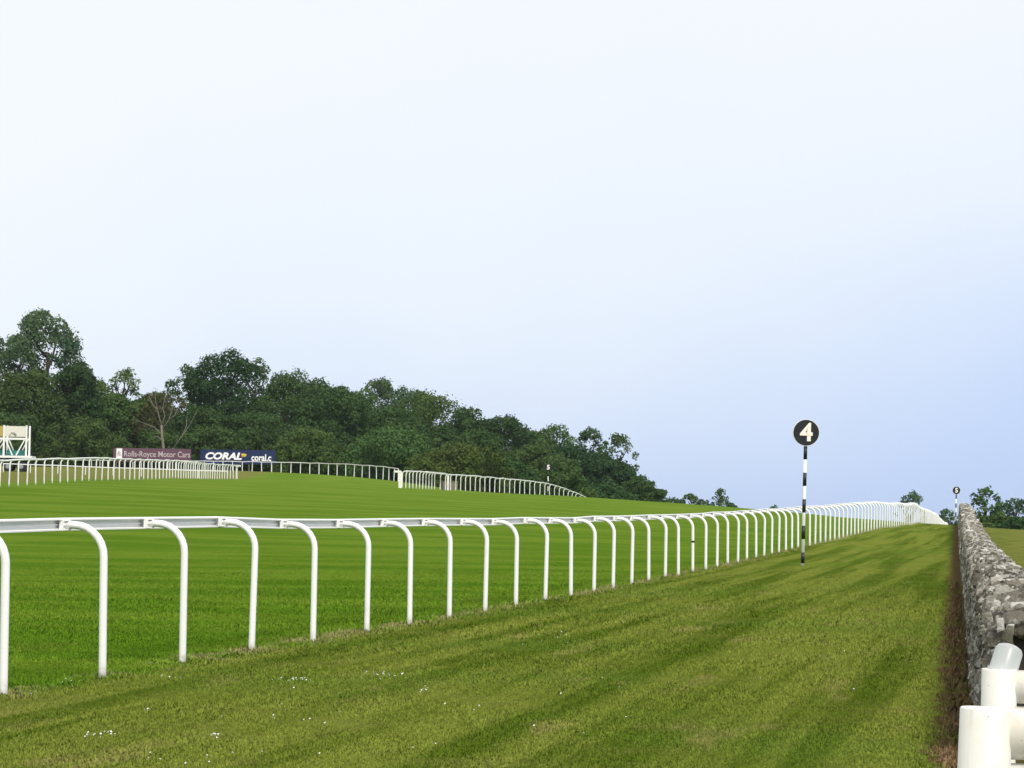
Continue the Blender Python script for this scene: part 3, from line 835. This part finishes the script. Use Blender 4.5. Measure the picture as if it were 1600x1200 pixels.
def tree(name, label, u, vtop, wpx, d, mat, style='dense', seed=0, cat='tree', group='trees of the wood', flat=0.0, vbase=None, dens=1.0, leaf=None):
    r = np.random.default_rng(seed + 100)
    bpos = P(u, 730, d); bx, by = bpos[0], bpos[1]; z0 = gz(bx, by)
    top = P(u, vtop, d)[2]
    H = top - z0
    RX = wpx / F * d / 2
    root = empty(name, (bx, by, z0), 0.0); tag(root, label, cat, group)
    lo = {'dense': 0.10, 'bush': -0.12, 'airy': 0.20, 'ash': 0.08, 'tall': 0.14}[style] * H
    cz, RZ = (lo + H) / 2, (H - lo) / 2
    RX *= {'dense': 1.16, 'bush': 1.16, 'airy': 1.15, 'ash': 1.1, 'tall': 1.2}[style]
    nl = {'dense': 52, 'bush': 44, 'airy': 46, 'ash': 64, 'tall': 38}[style]
    lobes = []
    for i in range(nl):
        while True:
            v = r.uniform(-1, 1, 3); q = np.linalg.norm(v)
            if 0.35 < q < 1.0: break
        v *= (0.55 + 0.45 * q) / q                      # most foliage near the outside
        if style == 'bush' and v[2] < 0: v[:2] /= max(0.55, np.hypot(v[0], v[1])) 
        prof_ = {'dense': 1.0, 'bush': 1.0, 'airy': 1.0, 'ash': 1.0, 'tall': 1.0}[style]
        lr_ = r.uniform(0.15, 0.30) * min(RX, RZ * 1.2) * {'dense': 1.0, 'bush': 1.0, 'airy': 0.80, 'ash': 0.80, 'tall': 1.0}[style]
        lr_ = max(lr_, 0.22)
        c = np.array([v[0] * (RX - lr_), v[1] * (RX - lr_) * 0.9, cz + v[2] * (RZ - lr_)])
        lobes.append((c, lr_))
    a_t = r.uniform(0, 6.28)
    for k_ in range(3):
        lobes.append((np.array([0.22 * RX * math.cos(a_t + k_ * 2.1), 0.22 * RX * math.sin(a_t + k_ * 2.1), H - 0.26 * RX - 0.05 * RZ * k_]), 0.24 * RX))
    if style in ('dense', 'bush'):
        lobes.append((np.array([0, 0, cz - 0.05 * RZ]), min(RX, RZ) * 0.66))
        lobes.append((np.array([0, 0, max(lo + 0.45 * RX, cz - 0.5 * RZ)]), RX * 0.5))
    L = leaf or 0.26
    area = sum(l[1] ** 2 * 12.6 for l in lobes)
    n = int(min(19000, max(900, area / (L * L) * {'dense': 1.25, 'bush': 1.1, 'airy': 0.62, 'ash': 0.85, 'tall': 1.0}[style] * dens)))
    wts = np.array([l[1] ** 2 for l in lobes]); wts /= wts.sum()
    idx = r.choice(len(lobes), n, p=wts)
    C = np.array([l[0] for l in lobes])[idx]; RR = np.array([l[1] for l in lobes])[idx]
    dv = r.normal(size=(n, 3)); dv /= np.linalg.norm(dv, axis=1)[:, None]
    dv[:, 2] = np.where(r.random(n) < 0.35, np.abs(dv[:, 2]), dv[:, 2])
    # lumpy lobes: radius modulated by direction so the outline breaks up
    f1 = np.sin(dv[:, 0] * 7 + idx) * np.sin(dv[:, 1] * 7 + idx * 2.1) * np.sin(dv[:, 2] * 6 + idx * 0.7)
    rad = RR * (0.90 + 0.25 * f1) * r.uniform(0.55, 1.0, n) ** 0.35
    spr = r.random(n) < 0.06
    rad = np.where(spr, RR * r.uniform(1.0, 1.28, n), rad)
    pos = C + dv * rad[:, None]
    pos[:, 2] = np.maximum(pos[:, 2], 0.1)
    nrm = dv + r.normal(size=(n, 3)) * 0.55; nrm /= np.linalg.norm(nrm, axis=1)[:, None]
    ref = r.normal(size=(n, 3)); ta = np.cross(nrm, ref); ta /= np.linalg.norm(ta, axis=1)[:, None]; tb = np.cross(nrm, ta)
    sz = L * r.uniform(0.55, 1.15, n)
    a_ = ta * (sz * 0.75)[:, None]; b_ = tb * (sz * 0.5)[:, None]; bend = nrm * (sz * 0.15)[:, None]
    V = np.stack([pos - a_, pos + b_ + bend, pos + a_, pos - b_ + bend], 1).reshape(-1, 3)
    Fq = np.arange(4 * n).reshape(-1, 4)
    np_mesh('crown', V, Fq, LM[mat], root)
    # trunk with limbs to the lobes
    b = MB(); tr = max(0.06, 0.018 * H + 0.03 * RX)
    sw = r.normal(size=2) * 0.03 * H
    trunk_top = H * 0.72
    path = [(0, 0, -0.4), (0, 0, 0.1 * H), (sw[0] * .5, sw[1] * .5, 0.4 * H), (sw[0], sw[1], trunk_top)]
    b.tube(path, [tr * 1.25, tr, tr * 0.75, tr * 0.25], 8)
    for (c, lr_) in lobes[:14]:
        h0 = min(max(0.15 * H, c[2] - 0.55 * np.hypot(c[0], c[1]) - 0.1 * H), trunk_top * 0.95)
        f = h0 / trunk_top
        s0_ = Vector((sw[0] * f, sw[1] * f, h0)); e_ = Vector(c)
        m_ = (s0_ + e_) / 2 + Vector((0, 0, -0.06 * H * 0.5))
        b.tube([s0_, m_, e_], [tr * 0.42, tr * 0.28, tr * 0.10], 6)
    b.build('trunk', M['bark'], root, True)
    return root

WOOD = [  # (name, label, u, top, width, distance, leaf, style)
 ('ash_tree', 'tallest tree of the wood at the far left, sky showing through its crown', 64, 478, 158, 336, 'ash', 'ash'),
 ('ash_tree', 'leafy tree forming the right shoulder below the tallest crown', 104, 524, 84, 332, 'ash', 'ash'),
 ('ash_tree', 'leafy tree in front of the tallest one, filling its lower left', 22, 530, 96, 330, 'ash', 'ash'),
 ('broadleaf_tree', 'tree cut by the left edge of the picture beside the tallest one', -22, 512, 110, 338, 'ash', 'ash'),
 ('broadleaf_tree', 'dark round tree in front of the tallest tree, above the starting stalls', 40, 572, 150, 326, 'dark', 'dense'),
 ('broadleaf_tree', 'dark tree on the right shoulder of the tallest tree', 118, 562, 90, 328, 'dark', 'dense'),
 ('birch_tree', 'slim pale feathery tree alone in the notch right of the tallest tree', 191, 572, 66, 360, 'pale', 'airy'),
 ('broadleaf_tree', 'low mid-green tree below the pale feathery one, left of the bleached tree', 182, 612, 110, 330, 'mid', 'dense'),
 ('broadleaf_tree', 'brownish thin tree behind the bleached dead branches', 250, 606, 100, 328, 'brown', 'airy'),
 ('broadleaf_tree', 'loose-leaved tree right of the bleached tree, left of the broad crown', 295, 566, 86, 345, 'mid', 'airy'),
 ('oak_tree', 'broad dark crown standing highest above the blue board', 348, 542, 125, 335, 'dark', 'dense'),
 ('broadleaf_tree', 'thin twiggy crown on the right side of the broad one above the blue board', 396, 556, 70, 342, 'ash', 'airy'),
 ('oak_tree', 'dark tree with a ragged top right of the twiggy crown', 446, 574, 130, 336, 'dark', 'dense'),
 ('oak_tree', 'dark rounded tree behind the leftmost of the bushes', 520, 596, 130, 334, 'dark', 'dense'),
 ('broadleaf_tree', 'mid-green tree filling the wood above the mauve board right end', 310, 630, 110, 322, 'dark', 'dense'),
 ('broadleaf_tree', 'dark low tree directly above the blue board', 400, 640, 130, 320, 'dark', 'dense'),
 ('broadleaf_tree', 'bluish domed tree farther back near the middle of the wood', 592, 588, 96, 385, 'ash', 'dense'),
 ('oak_tree', 'broad domed tree at the middle of the wood, spiky twigs on top', 668, 606, 145, 350, 'mid', 'dense'),
 ('broadleaf_tree', 'dark tree between the two domes at the middle of the wood', 610, 632, 120, 340, 'mid', 'dense'),
 ('oak_tree', 'dark tree on the right slope of the broad domed tree', 728, 634, 100, 345, 'dark', 'dense'),
 ('oak_tree', 'dark pointed-top tree left of the pale notch', 790, 645, 105, 345, 'dark', 'dense'),
 ('broadleaf_tree', 'loose paler tree behind the far marker post', 868, 660, 85, 355, 'mid', 'airy'),
 ('broadleaf_tree', 'narrow tree with a tufted top near the right end of the wood', 922, 666, 66, 350, 'mid', 'tall'),
 ('broadleaf_tree', 'open-topped tree with separate leaf tufts at the right end of the wood', 968, 674, 58, 345, 'pale', 'airy'),
 ('broadleaf_tree', 'dense dark tree below the open-topped one at the right end of the wood', 945, 712, 110, 340, 'dark', 'dense'),
 ('broadleaf_tree', 'low tree where the wood tapers down to the grass', 1000, 742, 60, 335, 'mid', 'dense'),
 ('broadleaf_tree', 'dark tree filling the slope below the pointed-top tree', 830, 692, 110, 335, 'dark', 'dense'),
 ('broadleaf_tree', 'treetop showing between the pale feathery tree and the tallest tree', 150, 592, 84, 352, 'mid', 'dense'),
 ('broadleaf_tree', 'treetop behind the bleached tree, between feathery tree and broad crown', 238, 612, 96, 352, 'mid', 'dense'),
 ('broadleaf_tree', 'treetop filling the dip right of the ragged dark tree', 490, 588, 110, 358, 'dark', 'dense'),
 ('broadleaf_tree', 'treetop just left of the bluish dome', 556, 604, 100, 356, 'mid', 'dense'),
 ('broadleaf_tree', 'treetop just right of the bluish dome', 640, 602, 100, 372, 'ash', 'dense'),
 ('broadleaf_tree', 'treetop in the dip left of the pointed-top tree', 756, 652, 90, 360, 'mid', 'dense'),
 ('broadleaf_tree', 'dark tree in the dip right of the pointed-top tree', 838, 668, 84, 352, 'mid', 'dense'),
 ('broadleaf_tree', 'full dark tree behind the far marker post, below the loose paler one', 894, 690, 100, 346, 'dark', 'dense'),
 ('bush', 'last small bush of the wood on the grass crest', 1030, 762, 42, 330, 'mid', 'bush'),
]
for i, (nm, lab, u, vt, w, d, mt, sty) in enumerate(WOOD):
    tree(nm, lab, u, vt, w, d, mt, sty, i, cat='bush' if nm == 'bush' else 'tree')
BUSH = [
 ('bush', 'leftmost rounded bush beside the blue board', 488, 664, 118, 300, 'mid'),
 ('bush', 'wide dark green bush left of the yellowish one', 612, 662, 150, 300, 'mid'),
 ('bush', 'broad yellowish-olive bush above the sloping rail', 716, 690, 160, 288, 'olive'),
 ('bush', 'dark bush behind the olive one, under the broad domed tree', 745, 668, 110, 312, 'mid'),
 ('bush', 'dark green bush just left of the far marker post', 800, 716, 80, 292, 'mid'),
 ('bush', 'olive green bush just right of the far marker post', 882, 718, 90, 296, 'mid'),
 ('bush', 'low bush on the crest below the right end of the wood', 950, 752, 90, 305, 'dark'),
 ('bush', 'dark undergrowth below the bleached dead tree', 245, 668, 120, 318, 'dark'),
 ('bush', 'dark undergrowth behind the starting stalls', 20, 640, 130, 318, 'dark'),
 ('bush', 'dark undergrowth between the starting stalls and the mauve board', 130, 648, 130, 318, 'dark'),
 ('bush', 'dark undergrowth in the gap between the two boards', 330, 662, 120, 318, 'dark'),
 ('bush', 'dark undergrowth between the blue board and the leftmost bush', 425, 668, 110, 316, 'dark'),
 ('bush', 'dark undergrowth between the two rounded bushes', 545, 676, 80, 314, 'dark'),
]
for i, (nm, lab, u, vt, w, d, mt) in enumerate(BUSH):
    tree(nm, lab, u, vt, w, d, mt, 'bush', 60 + i, cat='bush', group='bushes before the wood')
FARR = [
 ('broadleaf_tree', 'hazy tree behind the far bend of the rail on the skyline', 1424, 766, 58, 430, 'ash', 'airy', 'tree'),
 ('broadleaf_tree', 'small dark tree between the rail end and the far striped pole', 1482, 794, 40, 330, 'ash', 'airy', 'tree'),
 ('broadleaf_tree', 'dense dark tree just right of the wall end', 1541, 760, 54, 265, 'mid', 'airy', 'tree'),
 ('broadleaf_tree', 'open spreading tree at the right edge, sky between its branches', 1590, 776, 76, 275, 'ash', 'airy', 'tree'),
 ('bush', 'low dark bush at the right edge beyond the field', 1592, 806, 66, 260, 'dark', 'bush', 'bush'),
 ('bush', 'low feathery scrub just right of the last bush of the wood', 1052, 776, 40, 340, 'ash', 'airy', 'bush'),
 ('bush', 'low scrub between the pale shrub and the lone skyline tree', 1100, 779, 40, 348, 'ash', 'airy', 'bush'),
 ('bush', 'low scrub right of the lone skyline tree', 1142, 784, 30, 352, 'ash', 'airy', 'bush'),
 ('bush', 'dense low bush between the wall end tree and the spreading tree', 1560, 800, 60, 262, 'mid', 'bush', 'bush'),
 ('bush', 'small pale shrub on the skyline right of the wood', 1078, 770, 34, 350, 'pale', 'airy', 'bush'),
 ('broadleaf_tree', 'small lone tree on the skyline between the wood and the number 4 pole', 1126, 762, 34, 360, 'mid', 'airy', 'tree'),
 ('bush', 'tiny bush on the skyline just left of the number 4 pole', 1209, 790, 26, 370, 'mid', 'bush', 'bush'),
]
for i, (nm, lab, u, vt, w, d, mt, sty, ct) in enumerate(FARR):
    tree(nm, lab, u, vt, w, d, mt, sty, 90 + i, cat=ct, group='far trees on the skyline')

# unbroken undergrowth along the foot of the wood
us = np.linspace(-90, 1015, 260)
pv = []
ru = np.random.default_rng(3)
for row in range(9):
    for u in us:
        d = float(np.interp(u, [-90, 300, 600, 800, 1015], [334, 330, 322, 322, 322])) + row * 3.2 - 4
        p = P(u + ru.uniform(-3, 3), 735, d); zt = gz(p[0], p[1])
        hmax = (2.2 + row * 0.55) * (0.7 + 0.5 * math.sin(u * 0.043 + row) ** 2) * (0.55 if u > 900 else 1.0)
        for _ in range(15): pv.append((p[0] + ru.normal() * 0.5, p[1] + ru.normal() * 0.8, zt + hmax * ru.random() ** 0.8))
pv = np.array(pv); n = len(pv)
nrm = ru.normal(size=(n, 3)) + np.array([0, -0.4, 0.6]); nrm /= np.linalg.norm(nrm, axis=1)[:, None]
ta = np.cross(nrm, ru.normal(size=(n, 3))); ta /= np.linalg.norm(ta, axis=1)[:, None]; tb = np.cross(nrm, ta)
sz = ru.uniform(0.22, 0.42, n)[:, None]
V = np.stack([pv - ta * sz, pv + tb * sz * .7, pv + ta * sz, pv - tb * sz * .7], 1).reshape(-1, 3)
ug = np_mesh('undergrowth', V, np.arange(4 * n).reshape(-1, 4), LM['dark'])
tag(ug, 'dark undergrowth along the foot of the wood', 'undergrowth', kind='stuff')

# bleached dead tree before the wood
dp = P(256, 722, 308); dp[2] = gz(dp[0], dp[1])
dt = empty('dead_tree', dp); tag(dt, 'bleached leafless tree with pale forked branches above the mauve board', 'tree')
rd = random.Random(12); ks = 308 / F
def DV(u, v, y=0.0): return Vector(((u - 256) * ks, y, P(256, v, 308)[2] - dp[2]))
def branch(name, pts_, r0, r1, parent=dt):
    b = MB(); n = len(pts_); b.tube(pts_, [r0 + (r1 - r0) * i / (n - 1) for i in range(n)], 7); return b.build(name, M['dead_bark'], parent, True)
branch('trunk', [DV(256, 728), DV(255, 700), DV(252, 680), DV(251, 664)], 0.19, 0.13)
BR = [[(251, 664), (247, 652), (244, 640), (240, 622), (241, 606)], [(252, 672), (262, 656), (267, 640), (268, 622)], [(251, 664), (256, 650), (252, 636), (256, 618)],
      [(252, 680), (240, 668), (225, 662), (206, 656)], [(255, 690), (246, 682), (236, 684)], [(270, 700), (284, 680), (296, 662), (307, 640)], [(262, 656), (272, 648), (276, 634)], [(284, 680), (290, 664), (289, 650)], [(244, 640), (236, 632), (230, 618)]]
for q in BR:
    yy = rd.uniform(-0.6, 0.6)
    branch('branch', [DV(a, c, yy * i / len(q)) for i, (a, c) in enumerate(q)], 0.075, 0.015)
branch('stem', [DV(266, 728), DV(268, 712), DV(270, 700)], 0.10, 0.09)

# ------------------------------------------------------------------ grass, flowers
def tuft(seed, n, hgt, spread):
    r = random.Random(seed); v = []; f = []
    for i in range(n):
        a_ = r.uniform(0, 6.283); q = r.uniform(0, spread); x, y = q * math.cos(a_), q * math.sin(a_)
        h = hgt * r.uniform(0.5, 1.2); la = r.uniform(0, 6.283); ln = h * r.uniform(0.1, 0.9); w = r.uniform(0.0016, 0.0034)
        tx, ty = math.cos(la), math.sin(la); o = len(v)
        v += [(x - ty * w, y + tx * w, -0.004), (x + ty * w, y - tx * w, -0.004),
              (x + tx * ln * .4 + ty * w * .7, y + ty * ln * .4 - tx * w * .7, h * .6), (x + tx * ln * .4 - ty * w * .7, y + ty * ln * .4 + tx * w * .7, h * .6),
              (x + tx * ln, y + ty * ln, h)]
        f += [(o, o + 1, o + 2, o + 3), (o + 3, o + 2, o + 4)]
    me = bpy.data.meshes.new('grass_tuft'); me.from_pydata(v, [], f); me.materials.append(M['blade'])
    return me
NT = 125000
yy = 1 / (1 / 11.0 + (1 / 85.0 - 1 / 11.0) * rng.random(NT))
xx = (rng.uniform(-0.27, 0.27, NT)) * yy
wd = wall_x(yy) - xx
keep = (wd > 0.10 + 0.12 * rng.random(NT)) & ((wd > 0.36) | (rng.random(NT) < 0.30))
xx, yy = xx[keep], yy[keep]
zz = ground_z(xx, yy)
pat = 0.5 + 0.22 * np.sin(xx * 2.3 + 1.7 * np.sin(yy * 0.9)) + 0.2 * np.sin(yy * 1.9 + 2.2 * np.sin(xx * 1.3)) + 0.15 * np.sin(xx * 6.1 + yy * 3.7)
hsc = (0.65 + 0.8 * np.clip(pat, 0, 1)) * np.where(np.abs(xx - rail_x(yy)) < 0.12, 1.5, 1.0) * rng.uniform(0.6, 1.25, len(xx)) * np.clip(yy / 22.0, 0.85, 1.5) * np.clip((88 - yy) / 45.0, 0.12, 1.0)
# longer untrimmed grass round the feet of the rail posts
px_, py_ = [], []
for y in posty[:34]:
    k_ = int(rng.integers(10, 26)); a_ = rng.uniform(0, 6.28, k_); q_ = 0.03 + 0.16 * rng.random(k_)
    px_ += list(rail_x(y) + np.cos(a_) * q_ * 1.3); py_ += list(y + np.sin(a_) * q_)
wy_ = rng.uniform(14, 50, 420); wo_ = np.abs(rng.normal(0, 0.06, 420)) + 0.0
px_ += list(wall_x(wy_) - wo_ + 0.03); py_ += list(wy_)           # weeds at the foot of the wall
px_, py_ = np.array(px_), np.array(py_)
xx, yy = np.r_[xx, px_], np.r_[yy, py_]
zz = np.r_[zz, ground_z(px_, py_)]; hsc = np.r_[hsc, rng.uniform(1.6, 3.2, len(px_))]
gm = bpy.data.meshes.new('grass'); gm.vertices.add(len(xx)); gm.vertices.foreach_set('co', np.c_[xx, yy, zz].astype(np.float32).ravel())
at = gm.attributes.new('sc', 'FLOAT', 'POINT'); at.data.foreach_set('value', hsc.astype(np.float32))
at = gm.attributes.new('ro', 'FLOAT_VECTOR', 'POINT'); at.data.foreach_set('vector', np.c_[rng.uniform(-.15, .15, len(xx)), rng.uniform(-.15, .15, len(xx)), rng.uniform(0, 6.28, len(xx))].astype(np.float32).ravel())
gm.materials.append(M['blade'])
grass = link(bpy.data.objects.new('grass', gm)); tag(grass, 'short mown grass blades of the track and verge', 'grass', kind='stuff')
ng = bpy.data.node_groups.new('scatter', 'GeometryNodeTree')
ng.interface.new_socket('Geometry', in_out='INPUT', socket_type='NodeSocketGeometry')
ng.interface.new_socket('Geometry', in_out='OUTPUT', socket_type='NodeSocketGeometry')
gi = ng.nodes.new('NodeGroupInput'); go = ng.nodes.new('NodeGroupOutput')
# the tuft mesh is scattered on the points
src = bpy.data.objects.new('grass_tuft_source', tuft(1, 24, 0.018, 0.095))
oi = ng.nodes.new('GeometryNodeObjectInfo'); oi.inputs['Object'].default_value = src
ip = ng.nodes.new('GeometryNodeInstanceOnPoints')
na = ng.nodes.new('GeometryNodeInputNamedAttribute'); na.data_type = 'FLOAT'; na.inputs['Name'].default_value = 'sc'
nr = ng.nodes.new('GeometryNodeInputNamedAttribute'); nr.data_type = 'FLOAT_VECTOR'; nr.inputs['Name'].default_value = 'ro'
ng.links.new(gi.outputs[0], ip.inputs['Points']); ng.links.new(oi.outputs['Geometry'], ip.inputs['Instance'])
ng.links.new(na.outputs[0], ip.inputs['Scale']); ng.links.new(nr.outputs[0], ip.inputs['Rotation'])
ng.links.new(ip.outputs[0], go.inputs[0])
md = grass.modifiers.new('scatter', 'NODES'); md.node_group = ng

# daisies
DA = [(455, 1063, 30, 3, 22), (600, 1056, 35, 4, 20), (150, 1150, 26, 4, 14), (335, 1152, 14, 4, 10), (45, 1087, 12, 3, 9), (105, 1067, 16, 4, 8), (665, 1080, 12, 4, 7),
      (230, 1112, 6, 3, 4), (870, 1000, 40, 12, 14), (1020, 965, 60, 12, 8), (420, 1120, 120, 30, 12), (300, 1190, 200, 12, 10), (1200, 1000, 160, 60, 8), (800, 1100, 200, 70, 14), (260, 1060, 20, 3, 5)]
v = []; f = []
for (u, vv, du, dv_, n) in DA:
    for _ in range(n):
        p = on_ground(u + random.gauss(0, du * .6), min(1215, vv + random.gauss(0, dv_ * .6)), 8, 60)
        r_ = random.uniform(0.003, 0.0065); o = len(v); h = random.uniform(0.013, 0.021)
        tx, ty = random.uniform(-.5, .5), random.uniform(-.7, .1)
        v.append((p[0], p[1], p[2] + h + 0.002))
        for k in range(8):
            t = k * math.pi / 4; x, y = r_ * math.cos(t), r_ * math.sin(t)
            v.append((p[0] + x, p[1] + y, p[2] + h + x * tx + y * ty * -1))
        f += [(o, o + 1 + k, o + 1 + (k + 1) % 8) for k in range(8)]
        v += [(p[0] - .001, p[1], p[2]), (p[0] + .001, p[1], p[2]), (p[0], p[1], p[2] + h)]
        f.append((o + 9, o + 10, o + 11))
dz = mesh_obj('daisies', v, f, M['letter']); tag(dz, 'tiny white daisies sprinkled in the near grass', 'flowers', kind='stuff')


# ------------------------------------------------------------------ thin summer haze
hz_m = bpy.data.materials.new('haze_air'); hz_m.use_nodes = True
hn = hz_m.node_tree; hn.nodes.remove(hn.nodes['Principled BSDF'])
pv_ = hn.nodes.new('ShaderNodeVolumePrincipled'); pv_.inputs['Color'].default_value = (0.80, 0.88, 1.0, 1)
pv_.inputs['Density'].default_value = 0.00006; pv_.inputs['Anisotropy'].default_value = 0.0
hn.links.new(pv_.outputs[0], hn.nodes['Material Output'].inputs['Volume'])
b = MB(); zlo = float(gv[:, 2].min()) - 1.0
b.box((0, 3000, (zlo + 45) / 2), (12400, 12600, 45 - zlo)); hz = b.build('haze', hz_m); hz['kind'] = 'stuff'; hz['label'] = 'thin summer haze over the racecourse'
